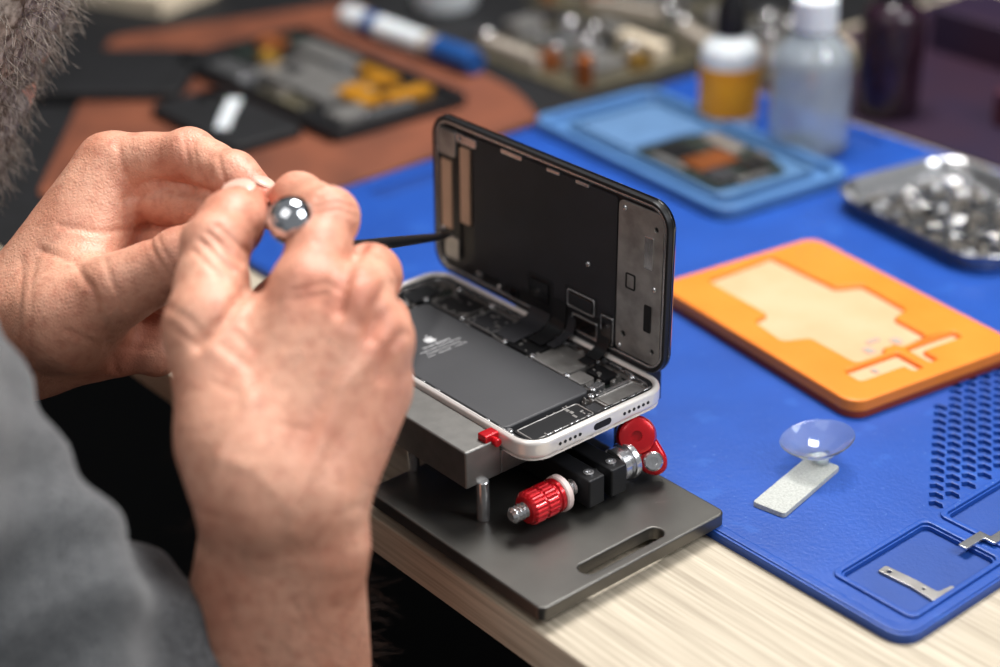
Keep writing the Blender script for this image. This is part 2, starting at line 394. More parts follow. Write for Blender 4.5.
b=B(); b.plate(rpoly([(-70,-34),(-56,-34),(-56,13),(56,13),(56,33),(-70,33)],2),1.5,3.0,.1); lb=b.obj('logic_board','pcb',P)
def shields(par,items,z,name='shield'):
    for (x,y,w,h,t,m) in items:
        b=B(); b.plate(rrect(x,y,w,h,1.2,3),z,z+t,.35,seg=2); b.obj(name,m,par)
def frames(par,items,z,m='steel'):
    for (x,y,w,h) in items:
        b=B(); b.plate(rrect(x,y,w,h,1.2,3),z,z+.45,.1,holes=[rrect(x,y,w-1.1,h-1.1,.8,3)],seg=1); b.obj('shield_frame',m,par)
shields(lb,[(-42,22.5,22,18,3.2,'blk'),(-20,22.5,19,17,3.0,'blkm'),(-5,22,7,16,2.8,'dsteel'),(8,22,16,16,3.2,'blk'),(28,22,21,18,3.4,'dsteel'),(44,17,9,8,3.2,'dsteel'),(46,27,12,8,2.8,'blk'),(53,17,4,7,3.2,'steel'),
            (-63,16,11,16,3.4,'blk'),(-63,-4,11,20,3.4,'dsteel'),(-63,-24,11,15,3.4,'blk')],3.0)
frames(lb,[(-42,22.5,21,17),(28,22,20,17),(-63,16,10,15),(-20,22.5,18,16)],5.9,'dsteel')
shields(P,[(65.5,20,10,23,4.6,'dsteel'),(64.5,-15,12,34,4.8,'blk'),(66,5.5,9,7,3.6,'blkm'),(58.6,22,2,20,4.4,'steel'),(66,-33,6,2,4.6,'steel')],1.5,'module')
frames(P,[(65.5,20,9,21),(64.5,-15,11,32)],6.1,'dsteel')
b=B()
for k in range(620):
    r_=random.random()
    if r_<.66: x=random.uniform(-55,55);y=random.uniform(13.5,33)
    elif r_<.82: x=random.uniform(-70,-57);y=random.uniform(-33,33)
    else: x=random.uniform(57,70.5);y=random.uniform(-33,33)
    w=random.choice((.8,1.2,1.8,2.5));h=random.choice((.6,.8,1.2,1.6)); b.plate(rrect(x,y,w,h,.1,1),2.9,3.0+random.uniform(.6,3.6),.1,seg=1)
b.obj('components','dsteel',P,label='dense tiny electronic components',kind='stuff')
b=B()
for x,y in ((-69,31),(-69,-31),(-54,31.5),(-30.5,31.5),(-9.5,31.5),(0,31.5),(17.2,32),(38.8,31),(55,13.6),(71,32),(71,-31.5),(57.6,-33),(58.6,9.4),(71.5,3),(-56,14),(-55.6,-33.5),(58.6,32.6),(-30.5,14.5),(17,14.2),(-1,14.2),(39.2,13.8)):
    b.lathe([(0,0),(1.5,0),(1.5,.7),(1.2,1),(.7,1),(.5,.6),(0,.6)],(x,y,6.0),n=14)
b.obj('screws','steel',P,label='small cross head screws',kind='stuff')
b=B()
for k in range(30):
    x=random.uniform(-66,66); y=33.4; b.box((x,y,6.8),(random.uniform(2,5),1.0,1.0),.15)
for k in range(14): b.box((70.4,random.uniform(-30,30),6.8),(1,random.uniform(2,5),1),.15)
for k in range(10): b.box((random.uniform(-60,66),-34.4,6.8),(random.uniform(2,5),.8,1),.15)
b.obj('clips','steel',P,label='bright edge clips',kind='stuff')
for (x,m,w,y1,zt,dz) in ((-3,'blkm',13,15,13,.5),(9,'blk',9,22,22,.8),(17,'blkm',5,24,17,1.1),(37,'blk',7,25,18,.8)):
    b=B(); b.ribbon([(x,y1,6.4+dz),(x,y1+4,6.8+dz),(x,29,7.3+dz),(x,32.8,8.4+dz),(x,35.0,10.6),(x,36.2,13.5),(x,36.6,zt)],w,(1,0,0),.3); b.obj('flex_cable',m,P)
b=B(); b.ribbon([(-50,-6,6.6),(-56,-4,7.2),(-62,-2,7.0)],9,(0,1,0),.3); b.obj('flex_cable','blk',P)
# display
al=math.radians(1.3)
DM=Matrix(((1,0,0,-78.5),(0,math.sin(al),-math.cos(al),38.7),(0,math.cos(al),math.sin(al),8.6),(0,0,0,1)))
b=B(); b.plate(rrect(75.5,38,151,76,11,10),-2.2,0,.2,b0=1.2); b.apply(DM,True); dp=b.obj('display','glass',P,label='raised black display assembly')
def dpart(name,m,label=None,**k):
    b=B(); 
    for f in k['f']: f(b)
    b.apply(DM,True); return b.obj(name,m,dp,label,kind=k.get('kind'))
pl=lambda x0,y0,x1,y1,z0,z1,r=1,bb=.2,h=():(lambda b:b.plate(rrect((x0+x1)/2,(y0+y1)/2,abs(x1-x0),abs(y1-y0),r,4),z0,z1,bb,holes=h,seg=2))
dpart('bezel','blk',f=[lambda b:b.plate(rrect(75.5,38,150.4,75.4,10.7,10),0,2.4,.5,holes=[rrect(75.5,38,147.2,72.2,9,8)],b0=0)])
dpart('inner_rim','steel',f=[lambda b:b.plate(rrect(75.5,38,147,72,9,8),0,1.9,.3,holes=[rrect(75.5,38,144.6,69.6,7.6,8)])])
dpart('back_plate','blk',f=[pl(3,3,148,73,0,.7,7)])
dpart('shield_plate','blkm','matte black shield film',f=[pl(28,8,120.5,71,.7,1.3,1.5)])
dpart('metal_plate','dsteel','bare metal end plate',f=[lambda b:b.plate(rpoly([(121.5,4),(147,4),(147,71),(121.5,71)],3),.7,1.5,.2,holes=[circ(126,12,1.4,14),circ(143,64,1.2,14),circ(143,10,1.2,14)])])
dpart('chip','blk',f=[lambda b:b.plate(rrect(129.5,37,5.6,7,.8),1.5,1.9,.1,holes=[rrect(129.5,37,4.4,5.8,.6)],seg=1)])
dpart('connector','steel',f=[pl(137,46,142,60,1.4,2.0,.6)]); dpart('connector','blk',f=[pl(138,18,142,30,1.4,2.0,.6)])
dpart('contact_strip','bronze',f=[pl(5.5,22,13,55,.7,1.8,.6)])
dpart('contact_strip','bronze',f=[pl(19.5,28,26,64,.7,2.0,.6)])
dpart('earpiece','dsteel',f=[pl(5,58,17,70,.7,2.6,2)]); dpart('camera_bracket','dsteel',f=[pl(8,8,18,19,.7,2.2,1.5)])
dpart('sensor_flex','blk',f=[pl(13.7,10,19,68,.7,1.6,.6)])
dpart('bracket','steel',f=[lambda b:b.plate(rrect(24,68,14,4,1),1,2,.2,holes=[circ(20,68,1,12)])])
for q in ((48,69.6,62,71.6),(78,70,86,71.6),(96,70,104,71.6),(30,4.5,34,7.5)): dpart('bracket','steel',f=[pl(*q,1,2.1,.5)])
def black_flex(b):
    b.plate(rpoly([(50,3),(60,3),(60,10),(66,10),(66,20),(82,20),(82,12),(90,12),(90,22),(110,22),(110,14),(113,14),(113,18),(121,18),(121,2),(50,2)],1),1.2,1.7,.15,seg=1)
dpart('display_flex','blk','flat folded black flex layer',f=[black_flex])
for q in ((68,8,80,18,2.5),(93,14,108,20,2.5),(114,5,120,16,2.6),(96,4,110,10,2.4),(54,3.5,60,8,2.4)): dpart('flex_connector','glass',f=[pl(*q[:4],1.6,q[4],1)])
for a,c,e,g in ((92,13,109,21),(113,4,120.7,16.6),(95,3.6,111,10.6)):
    dpart('connector_trim','steel',f=[lambda b:b.plate(rrect((a+e)/2,(c+g)/2,e-a,g-c,.8,3),1.6,2.2,.1,holes=[rrect((a+e)/2,(c+g)/2,e-a-1.0,g-c-1.0,.5,3)],seg=1)])
def dscrew(b):
    for s_,t_ in ((104,36),(6,21),(17,68),(125,68),(143,38),(124,6),(46,5)):
        b.lathe([(0,0),(1.2,0),(1.2,.7),(.9,1),(.5,.9),(0,.6)],(s_,t_,1.0),n=12)
dpart('screws','steel',f=[dscrew],kind='stuff')
# ---------------------------------------------------------------- orange mould tray
O_=thing('silicone_mould','orange silicone device mould with recessed outline on blue mat','mould',(-36,149,4),-8.5)
b=B(); b.plate(rrect(0,0,145,102,9,8),0,3.5,0,b0=.5); b.obj('base_layer','brick',O_,label='dark red lower layer')
rec=rpoly([(-62,-27),(-16,-26),(-14,-36),(9,-38),(14,-25),(44,-24),(44,-6),(40,-5),(40,3),(44,4),(42,21),(20,21),(17,32),(-15,33),(-20,20),(-66,17)],2.5)
rec2=rpoly([(47,-34),(58,-34),(58,-8),(64,-8),(64,-2),(47,-2)],1.5)
rec3=rpoly([(46,4),(62,4),(62,9),(52,9),(52,34),(46,34)],1.5)
b=B(); b.plate(rrect(0,0,145,102,9,8),3.5,9,1.2,holes=[rec,rec2,rec3],seg=4); b.obj('mould_body','orange',O_)
b=B(); b.plate(rec,3.4,6.8,.3); b.plate(rec2,3.4,6.6,.3); b.plate(rec3,3.4,6.6,.3); b.obj('recess_pad','peach',O_,label='pale peach recessed pad')
for x,y,w,h in ((36,-9,6,5),(36,8,6,5),(30,-1,3,8),(52,-20,4,3)):
    b=B(); b.plate(rrect(x,y,w,h,1.2),6.8 if x<40 else 6.6,7.2,.2); b.obj('socket','greyp',O_,label='small grey pad')
# ---------------------------------------------------------------- suction cup + felt
sc=thing('suction_cup','clear vinyl suction cup lying mouth upwards on felt tab','suction cup',(42,50,6.2))
b=B(); b.lathe([(0,0),(4.5,0),(5,1.0),(4.2,2.4),(4.4,3.6),(8,5.2),(12.5,8.0),(15.2,10.6),(15.5,11.2),(14.9,11.2),(12,9.0),(8,6.6),(4,5.2),(0,4.9)],n=48)
b.apply(Matrix.Rotation(math.radians(-7),4,'Y')@Matrix.Rotation(math.radians(6),4,'X'),True)
b.obj('cup','clear',sc)
b=B(); b.lathe([(0,0),(3.2,0),(3.2,1.6),(2,2),(0,2)],(0,0,.3),n=24)
b.obj('nub','plastw',sc)
b=B(); b.plate(rrect(47,30,15,45,1.6,4,11),4.02,6.2,.6,seg=2); b.obj('felt_tab','felt',None,'pale grey felt tab under suction cup',category='felt pad')
b=B(); b.plate(rpoly([(105,10),(120,11),(133,10),(136,13),(136,23),(129.5,23),(128.5,16),(119,16),(105,15)],1),2.05,3.3,.3,holes=[circ(132.5,19.5,1.2,12),circ(108.5,12.6,1,12),circ(124,13.4,.7,10)])
b.obj('metal_bracket','dsteel',None,'small flat L shaped steel bracket lying in mat compartment',category='bracket')
b=B(); b.plate(rpoly([(117,43),(121,43),(121,54),(126,54),(126,68),(122,68),(122,57),(117,57)],.8),5.25,6.2,.3)
b.obj('metal_bracket','steel',None,'bent steel shield clip resting across mat ridges',category='bracket')
# ---------------------------------------------------------------- blue tray + phone
tr=thing('repair_tray','pale blue plastic tray holding an opened phone','tray',(-244,260,4),-6)
b=B(); b.plate(rrect(0,0,186,98,12,8),0,3,0,b0=.8); b.plate(rrect(0,0,186,98,12,8),2.9,8,1.4,holes=[rrect(0,0,174,86,9,8)]); b.obj('tray_body','lblue',tr)
p2=thing('smartphone','opened blue framed phone with exposed boards in tray','phone',(-242,260,7.1),-6)
b=B(); b.plate(rrect(0,0,152,76,11,8),0,5,1.2,holes=[rrect(0,0,146,70,9,8)],b0=.6); b.obj('frame','lblue2',p2)
b=B(); b.plate(rrect(0,0,146.5,70.5,9,8),.2,2,0); b.obj('chassis_floor','lblue2',p2)
b=B(); b.plate(rrect(-42,-2,50,58,3),2,4,.8); b.obj('battery','grayb',p2)
b=B(); b.plate(rpoly([(-14,-30),(62,-30),(66,20),(40,30),(-6,30),(-14,10)],4),2,3.4,.3); b.obj('logic_board','pcb',p2)
for (x,y,w,h,m) in ((4,-12,20,22,'blk'),(28,-6,20,30,'copper'),(50,-16,18,16,'blkm'),(12,18,30,12,'dsteel'),(48,10,16,18,'blk'),(14,-26,30,5,'dsteel'),(40,24,12,6,'gsteel'),(62,-2,5,24,'gsteel')):
    b=B(); b.plate(rrect(x,y,w,h,2),3.4,5.2,.4); b.obj('shield',m,p2)
# ---------------------------------------------------------------- metal tray with parts
TX,TY=-71,299
mt=thing('steel_tray','shallow stainless steel tray full of tiny screws','tray',(TX,TY,4),-10)
b=B(); W,H=118,92
prof=[(-16,-16,0,14),(-10,-10,.6,16),(-3,-3,8,20),(0,0,10.4,22),(2.6,2.6,11,23),(3.2,3.2,10.4,23),(.8,.8,9.6,22),(-2,-2,7.6,20)]
vs=[[b.bm.verts.new((x,y,z)) for x,y in rrect(0,0,W+a,H+c,r,8)] for a,c,z,r in prof]
for a,c2 in zip(vs[:-1],vs[1:]):
    n=len(a)
    for i in range(n): b.bm.faces.new((a[i],a[(i+1)%n],c2[(i+1)%n],c2[i]))
b.bm.faces.new(vs[0])
b.obj('tray_body','steel',mt)
b=B(); b.lathe([(0,0),(1.1,0),(1.1,4),(2.4,4.2),(2.5,5.4),(1.9,6),(0,6)],n=10); b.apply(Matrix.Rotation(math.radians(90),4,'Y'),True)
sm=b.obj('screw','steel'); b=B(); b.lathe([(1.0,0),(2.8,0),(2.8,1.4),(1.0,1.4),(1.0,0)],n=12); wm=b.obj('washer','steel')
b=B(); b.lathe([(0,0),(2.4,0),(2.4,2.2),(1.8,2.8),(0,2.8)],n=12); bm_=b.obj('rivet','gsteel')
protos=[(sm,'tiny steel machine screw in steel tray','screw',2.6),(wm,'small flat steel washer in steel tray','washer',.1),(bm_,'tiny grey round rivet in steel tray','rivet',.1)]
cr,srn=math.cos(math.radians(-10)),math.sin(math.radians(-10)); first=[True]*3
for i in range(15):
    for j in range(12):
        x=-46+i*6.5+random.uniform(-.7,.7); y=-36+j*6.4+random.uniform(-.7,.7)
        if abs(x)>47 or abs(y)>35 or (abs(x)>40 and abs(y)>29): continue
        k=random.choice((0,1,1,2,2)); pr,lb_,ct,hz=protos[k]
        if first[k]: q=pr; first[k]=False
        else: q=pr.copy(); COL.objects.link(q)
        q['label']=lb_; q['category']=ct; q['group']='small parts in the steel tray'
        q.location=V((TX+x*cr-y*srn,TY+x*srn+y*cr,4.2+hz+random.uniform(0,.1)))*S
        q.rotation_euler=(0,random.uniform(-.1,.15) if k==0 else 0,random.uniform(0,6.28))
# ---------------------------------------------------------------- bottles
def bottle(loc,name,label,parts,cat='bottle'):
    t=thing(name,label,cat,loc)
    for pn,m,prof in parts:
        b=B(); b.lathe(prof,n=40); b.obj(pn,m,t)
bottle((-265,320,4),'glue_bottle','white glue bottle with orange label and black cap',[
 ('bottle_body','plastw',[(0,0),(16,0),(18.4,2),(18.4,45),(16.5,51),(10,56),(7.5,60),(0,60)]),
 ('paper_label','label',[(18.5,8),(18.75,8),(18.75,39),(18.5,39),(18.5,8)]),
 ('cap','blk',[(0,58),(9.5,58),(9.5,60),(9,74),(7,78),(5,92),(3.2,108),(0,109)])])
bottle((-203,324,4),'squeeze_bottle','translucent squeeze bottle with white flip cap',[
 ('bottle_body','milky',[(0,0),(21,0),(24,3),(24,54),(21.5,62),(14,70),(11,73),(11,77),(9.8,77),(9.8,73),(12.5,69),(20.3,61.5),(22.8,54),(22.8,3.5),(20.5,1.4),(0,1.4)]),
 ('cap','plastw',[(0,74.5),(13,74.5),(13.5,76),(13,92),(6,95),(5,108),(0,109)])])
bottle((-213,412,1.5),'squeeze_bottle','dark amber plastic bottle standing behind the mat',[
 ('bottle_body','amber',[(0,0),(18,0),(20,3),(20,60),(17,68),(10,73),(9,78),(0,78)]),
 ('cap','blk',[(0,76),(11,76),(11,92),(9,94),(0,94)])])
# ---------------------------------------------------------------- background devices
dv=thing('dismantled_tablet','dismantled black device with silver cell and orange flex','electronic device',(-505,171,3.6),-1)
b=B(); b.plate(rrect(0,0,204,108,9,6),0,4,.8); b.plate(rrect(0,0,204,108,9,6),3.9,7,.8,holes=[rrect(0,0,192,96,6,6)]); b.obj('chassis','blk',dv)
for nm,m,x,y,w,h,t in (('battery','dsteel',4,-6,88,40,4),('battery','steel',-50,-34,44,18,3.5),('battery','dsteel',-34,32,60,20,4),('shield','dsteel',76,-24,22,26,4),('flex','yellow',54,-2,34,18,4.8),('flex','yellow',28,32,40,9,5),('flex','yellow',72,24,14,34,5),('flex','yellow',40,12,8,30,5.4),('board','pcb',-78,14,24,60,2),('board','pcbg',20,-38,50,14,2.6),('shield','steel',86,-2,8,40,4),('shield','steel',2,20,26,10,5),('chip','blk',-20,-6,16,12,5),('chip','blk',60,36,12,10,5),('shield','gsteel',10,-36,18,10,5)):
    b=B(); b.plate(rrect(x,y,w,h,2),4,4+t,.5); b.obj(nm,m,dv)
b=B(); b.lathe([(0,4),(12,4),(12,7),(10,8),(8,6.6),(0,6.6)],(-74,12,3.6),n=28); b.obj('coil','copper',dv)
b=B(); b.lathe([(0,4),(9,4),(9,7),(7,8),(5,6.6),(0,6.6)],(-46,-8,5),n=28); b.obj('coil','gold',dv)
bp2=thing('smartphone','black phone lying face down on leather mat','phone',(-480,84,3.6),0)
b=B(); b.plate(rrect(0,0,104,54,8,6),0,7,1.5,b0=1.2); b.obj('body','rubber',bp2)
b=B(); b.plate(rrect(-38,12,16,16,4,6),6.9,8.2,.5); b.obj('camera_bump','glass',bp2)
b=B(); b.ribbon([(-458,68,11.5),(-475,82,11.5),(-500,104,11.3)],9,(.7,.7,0),1.2); b.obj('metal_strip','plastw',None,'bright strip lying on black phone',category='metal strip')
bt2=thing('tablet','black tablet lying face down on leather mat','tablet',(-625,62,3.6),47)
b=B(); b.plate(rrect(0,0,150,92,9,6),0,7,2,b0=1.5); b.obj('body','rubber',bt2)
b=B(); b.lathe([(0,6.9),(5,6.9),(5,8),(4,8.4),(0,8.4)],(-62,34,0),n=24); b.obj('camera_lens','glass',bt2)
mk=thing('marker_pen','white marker pen with blue cap lying on mat','marker',(-522,262,12.6))
b=B(); b.lathe([(0,0),(5,0),(7.5,2),(8.5,6),(8.5,100),(7.5,104),(0,104)],(-77,0,0),(1,0,0),32); b.obj('barrel','plastw',mk)
b=B(); b.lathe([(0,112),(8.8,112),(8.8,124),(9,126),(9,150),(8,154),(0,154)],(-77,0,0),(1,0,0),32); b.obj('cap','capblue',mk)
b=B(); b.lathe([(0,100),(8.6,100),(8.6,113),(0,113)],(-77,0,0),(1,0,0),32); b.obj('collar','greyp',mk)
b=B(); b.lathe([(8.6,30),(8.75,30),(8.75,44),(8.6,44),(8.6,30)],(-77,0,0),(1,0,0),32); b.obj('band','capblue',mk)
def board(loc,rz,label,flip=1):
    cb=thing('circuit_board',label,'circuit board',loc,rz)
    b=B(); b.plate(rrect(0,0,132,112,4),0,2,.2,holes=[circ(-58,48,2.5),circ(58,48,2.5),circ(58,-48,2.5)]); b.obj('board','pcbg',cb)
    for nm,m,x,y,w,h,t in (('shield','steel',-20,-8,30,26,8),('connector','cream',28,34,44,12,11),('shield','dsteel',34,-14,28,34,7),('chip','blk',-44,30,20,20,3),('chip','blk',2,26,16,14,3),('connector','greyp',-20,-44,60,10,9),('heatsink','dsteel',-48,-12,16,26,16),('connector','gold',50,12,10,16,8),('shield','steel',6,8,16,12,5),('connector','copper',8,-36,20,12,9),('shield','dsteel',-16,42,26,14,9)):
        b=B(); b.plate(rrect(x*flip,y,w,h,1.5),2,2+t,.6); b.obj(nm,m,cb)
    for x,y,r,h in ((14,-6,6,18),(4,-24,5,14),(-30,16,7,16),(54,-40,6,20),(-56,-40,6,12),(40,14,6,14),(-8,20,5,16)):
        b=B(); b.lathe([(0,0),(r-.5,0),(r,.6),(r,h-.8),(r-.8,h),(0,h)],(x*flip,y,2),n=20); b.obj('capacitor','copper' if x>50 else 'steel',cb)
board((-432,346,1.6),-3,'olive brown circuit board crowded with metal shielded parts')
board((-505,470,1.6),14,'second olive brown circuit board with capacitors and connectors',-1)
board((-350,452,1.6),-20,'small circuit board with bright steel cans behind the mat')
b=B(); b.lathe([(0,0),(20,0),(24,4),(27,30),(28,32),(26,32),(23,8),(0,6)],n=40); setloc(b.obj('white_dish','plastw',None,'shallow white plastic dish at the back of workbench',category='dish'),(-590,350,1.6))
b=B(); b.lathe([(0,0),(26,0),(30,4),(30,40),(24,44),(22,44),(22,10),(0,8)],n=40); setloc(b.obj('white_cup','plastw',None,'white plastic cup at the back of workbench',category='cup'),(-660,380,1.6))
b=B(); b.plate(rrect(0,0,120,70,3),0,14,.8,b0=.5); setloc(b.obj('card_box','cream',None,'flat cream card box on black pad',category='box'),(-790,190,1.6),20)
b=B(); b.plate(rrect(0,0,110,80,6),0,22,2,b0=1); setloc(b.obj('tool_case','plum',None,'dark plum plastic tool case behind bottles',category='case'),(-95,470,1.6),-12)
b=B(); b.plate(rrect(0,0,150,60,6),0,30,2,b0=1); setloc(b.obj('tool_case','maroon',None,'long dark plastic tool case behind bottles',category='case'),(-200,560,1.6),-4)
# ---------------------------------------------------------------- SDF body
class SDF:
    def __init__(s,lo,hi,h):
        s.lo=np.array(lo,float);s.h=h
        s.n=np.ceil((np.array(hi)-s.lo)/h).astype(int)+1
        s.ax=[(s.lo[i]+h*np.arange(s.n[i])).astype(np.float32) for i in range(3)]
    def new(s): return np.full(s.n,60.0,np.float32)
    def sub(s,lo,hi):
        a=np.clip(np.floor((np.array(lo)-s.lo)/s.h).astype(int),0,s.n);b_=np.clip(np.ceil((np.array(hi)-s.lo)/s.h).astype(int)+1,0,s.n)
        sl=tuple(slice(a[i],b_[i]) for i in range(3))
        X=s.ax[0][sl[0]][:,None,None];Y=s.ax[1][sl[1]][None,:,None];Z=s.ax[2][sl[2]][None,None,:]
        return sl,X,Y,Z
    def blend(s,A,sl,d,k):
        a=A[sl]
        if k>0:
            h=np.maximum(k-np.abs(a-d),0)/k; A[sl]=np.minimum(a,d)-h*h*k*.25
        else: A[sl]=np.minimum(a,d)
    def cap(s,A,a,b_,ra,rb,k=6):
        a=np.array(a,float);b_=np.array(b_,float);m=max(ra,rb)+k+6
        sl,X,Y,Z=s.sub(np.minimum(a,b_)-m,np.maximum(a,b_)+m)
        if min(X.size,Y.size,Z.size)==0: return
        d=(b_-a).astype(np.float32);L2=float(d@d)+1e-9
        t=np.clip(((X-a[0])*d[0]+(Y-a[1])*d[1]+(Z-a[2])*d[2])/L2,0,1).astype(np.float32)
        D=np.sqrt((X-a[0]-t*d[0])**2+(Y-a[1]-t*d[1])**2+(Z-a[2]-t*d[2])**2)-(ra+(rb-ra)*t)
        s.blend(A,sl,D.astype(np.float32),k)
    def chain(s,A,pts,rs,k=5):
        for i in range(len(pts)-1): s.cap(A,pts[i],pts[i+1],rs[i],rs[i+1],k)
    def ell(s,A,c,R,rad,k=8):
        c=np.array(c,float);m=max(rad)+k+6;R=np.array(R,float)
        sl,X,Y,Z=s.sub(c-m,c+m)
        if min(X.size,Y.size,Z.size)==0: return
        q=0
        for i in range(3):
            q=q+(((X-c[0])*R[i][0]+(Y-c[1])*R[i][1]+(Z-c[2])*R[i][2])/rad[i])**2
        D=(np.sqrt(q)-1)*min(rad)
        s.blend(A,sl,D.astype(np.float32),k)
    def mesh(s,A):
        n=s.n;I=A<0
        cs=np.zeros(np.array(n)-1,np.int8)
        for dx in (0,1):
            for dy in (0,1):
                for dz in (0,1): cs+=I[dx:n[0]-1+dx,dy:n[1]-1+dy,dz:n[2]-1+dz]
        act=(cs>0)&(cs<8); ijk=np.argwhere(act); idx=np.full(act.shape,-1,np.int32); idx[act]=np.arange(len(ijk))
        acc=np.zeros((len(ijk),3));cnt=np.zeros(len(ijk))
        for ax in range(3):
            o1,o2=[a for a in range(3) if a!=ax]
            for p in (0,1):
                for q in (0,1):
                    st=ijk.copy(); st[:,o1]+=p; st[:,o2]+=q; en=st.copy(); en[:,ax]+=1
                    a=A[tuple(st.T)];b_=A[tuple(en.T)]; m=(a<0)!=(b_<0)
                    t=np.where(m,a/(a-b_+1e-20),0); P_=(st-ijk).astype(float); P_[:,ax]+=t
                    acc[m]+=P_[m];cnt[m]+=1
        vv=(ijk+acc/cnt[:,None])*s.h+s.lo
        F=[]
        for ax in range(3):
            o1,o2=(ax+1)%3,(ax+2)%3
            s0=[slice(None)]*3;s1=[slice(None)]*3;s0[ax]=slice(0,-1);s1[ax]=slice(1,None)
            ch=I[tuple(s0)]!=I[tuple(s1)]; e=np.argwhere(ch)
            ok=(e[:,o1]>0)&(e[:,o2]>0)&(e[:,o1]<n[o1]-1)&(e[:,o2]<n[o2]-1); e=e[ok]
            ins=I[tuple(e.T)]
            def g(a,c):
                t=e.copy();t[:,o1]-=a;t[:,o2]-=c;return idx[tuple(t.T)]
            q=np.stack([g(1,1),g(0,1),g(0,0),g(1,0)],1)
            q[~ins]=q[~ins][:,::-1]; F.append(q)
        return vv,np.concatenate(F)
def lap(v_,f_,its):
    e=np.concatenate([f_[:,[0,1]],f_[:,[1,2]],f_[:,[2,3]],f_[:,[3,0]]])
    for it in range(its):
        acc=np.zeros_like(v_);c_=np.zeros(len(v_))
        for a,b_ in ((0,1),(1,0)):
            for k in range(3): acc[:,k]+=np.bincount(e[:,a],v_[e[:,b_],k],len(v_))
            c_+=np.bincount(e[:,a],minlength=len(v_))
        v_=v_*.5+.5*acc/np.maximum(c_,1)[:,None]
    return v_
def vnorm(v_,f_):
    fn=np.cross(v_[f_[:,2]]-v_[f_[:,0]],v_[f_[:,3]]-v_[f_[:,1]]); N=np.zeros_like(v_)
    for c in range(4):
        for k in range(3): N[:,k]+=np.bincount(f_[:,c],fn[:,k],len(v_))
    return N/(np.linalg.norm(N,axis=1)[:,None]+1e-12)
def mk_mesh(name,parts,m,parent=None,joints=None,label=None,smooth_it=2):
    vs=[];fs=[];off=0
    for v_,f_ in parts: vs.append(v_);fs.append(f_+off);off+=len(v_)
    v_=np.concatenate(vs);f_=np.concatenate(fs)
    if smooth_it: v_=lap(v_,f_,smooth_it)
    me=bpy.data.meshes.new(name); me.vertices.add(len(v_)); me.vertices.foreach_set('co',(v_*S).ravel())
    me.loops.add(f_.size); me.loops.foreach_set('vertex_index',f_.ravel().astype(np.int32))
    me.polygons.add(len(f_)); me.polygons.foreach_set('loop_start',np.arange(0,f_.size,4,dtype=np.int32))
    me.update(calc_edges=True); me.validate()
    me.polygons.foreach_set('use_smooth',[True]*len(me.polygons))
    if joints is not None:
        at=me.attributes.new('joint','FLOAT','POINT'); w=np.zeros(len(v_))
        for (p,sg,am) in joints:
            w=np.maximum(w,am*np.exp(-((v_-np.array(p))**2).sum(1)/(2*sg*sg)))
        at.data.foreach_set('value',w.astype(np.float32))
    me.materials.append(M[m]); o=bpy.data.objects.new(name,me); COL.objects.link(o)
    if parent: o.parent=parent
    if label: o['label']=label
    return o
parts=[];J=[]
def A3(*a): return np.array(a,float)
# dorsal frame of the working hands (across, along, into the palm)
lat=A3(.642,.767,-.022); upc=A3(-.342,.312,.887); fwd=A3(-.6865,.5614,-.462)
REF=A3(426.8,-436.1,385.7)
def hp_(x,y,D): return ((x-500)*D/1703.6,-(y-333.5)*D/1703.6)
def sculpt(v_,f_,strokes,D,side=-1):
    N=vnorm(v_,f_); rel=v_-REF; a=rel@lat; b_=rel@upc; face=(N@fwd)*side
    w=np.clip(face*3,0,1); disp=np.zeros(len(v_))
    for pts,sg,am in strokes:
        q=[hp_(x,y,D) for x,y in pts]; dm=np.full(len(v_),1e9)
        for (x0,y0),(x1,y1) in zip(q[:-1],q[1:]):
            dx,dy=x1-x0,y1-y0; t=np.clip(((a-x0)*dx+(b_-y0)*dy)/(dx*dx+dy*dy),0,1)
            dm=np.minimum(dm,(a-x0-t*dx)**2+(b_-y0-t*dy)**2)
        disp+=am*np.exp(-dm/(2*sg*sg))
    disp=disp*w
    x,y,z=v_.T
    disp+=.18*np.sin(x/5.3+y/7.1)*np.sin(z/6.2+x/9)+.06*np.sin(x/2.3-z/2.9)*np.sin(y/2.6+z/3.7)
    return v_+N*disp[:,None]
# ---- right arm
elbR=A3(-21,-206,-163); wrR=A3(11,-191,73)
g=SDF((-105,-260,-150),(60,-95,180),1.0)
palm=g.new()
fo=wrR-elbR; fo/=np.linalg.norm(fo)
for s_ in (-1,1):
    g.cap(palm,elbR+lat*s_*14,elbR+(wrR-elbR)*.55+lat*s_*11,37,29,10)
    g.cap(palm,elbR+(wrR-elbR)*.5+lat*s_*11,wrR-fo*10+lat*s_*9,29.5,18.6,10)
g.cap(palm,wrR-fo*16+lat*19-fwd*6,wrR-fo*20+lat*19-fwd*6,10,9,10)
mcR=[A3(-14,-154,133)-lat*4,A3(-1,-147,131)-lat*2,A3(5,-143,118)-lat*2,A3(3,-148,101)+lat*2]
wb=[wrR-lat*11+fo*6,wrR-lat*4+fo*8,wrR+lat*4+fo*8,wrR+lat*10+fo*6]
for i,(w_,m_) in enumerate(zip(wb,mcR)):
    g.cap(palm,w_,m_,16.5,(13,12.5,12,12)[i],7)
    g.cap(palm,w_+fwd*9,m_+fwd*9-upc*4,15.5,11,9)
cmR=A3(-9,-199,94)+lat*3; mpR=A3(-36,-188,123)+lat*2; ipR=A3(-57,-166,139)-lat*1.5; tpR=A3(-76,-143,142)-lat*.5
g.cap(palm,wrR-lat*7+fo*4,cmR,18,18,9); g.cap(palm,cmR,mpR,18,14.5,8)
g.cap(palm,wrR+fo*14-lat*8,A3(-24,-168,120)-lat*2-upc*6+fwd*5,18,11.5,12)
g.cap(palm,mpR+lat*4-upc*5,mcR[0]+fwd*9-upc*12,10.5,10,10)
R_=palm.copy()
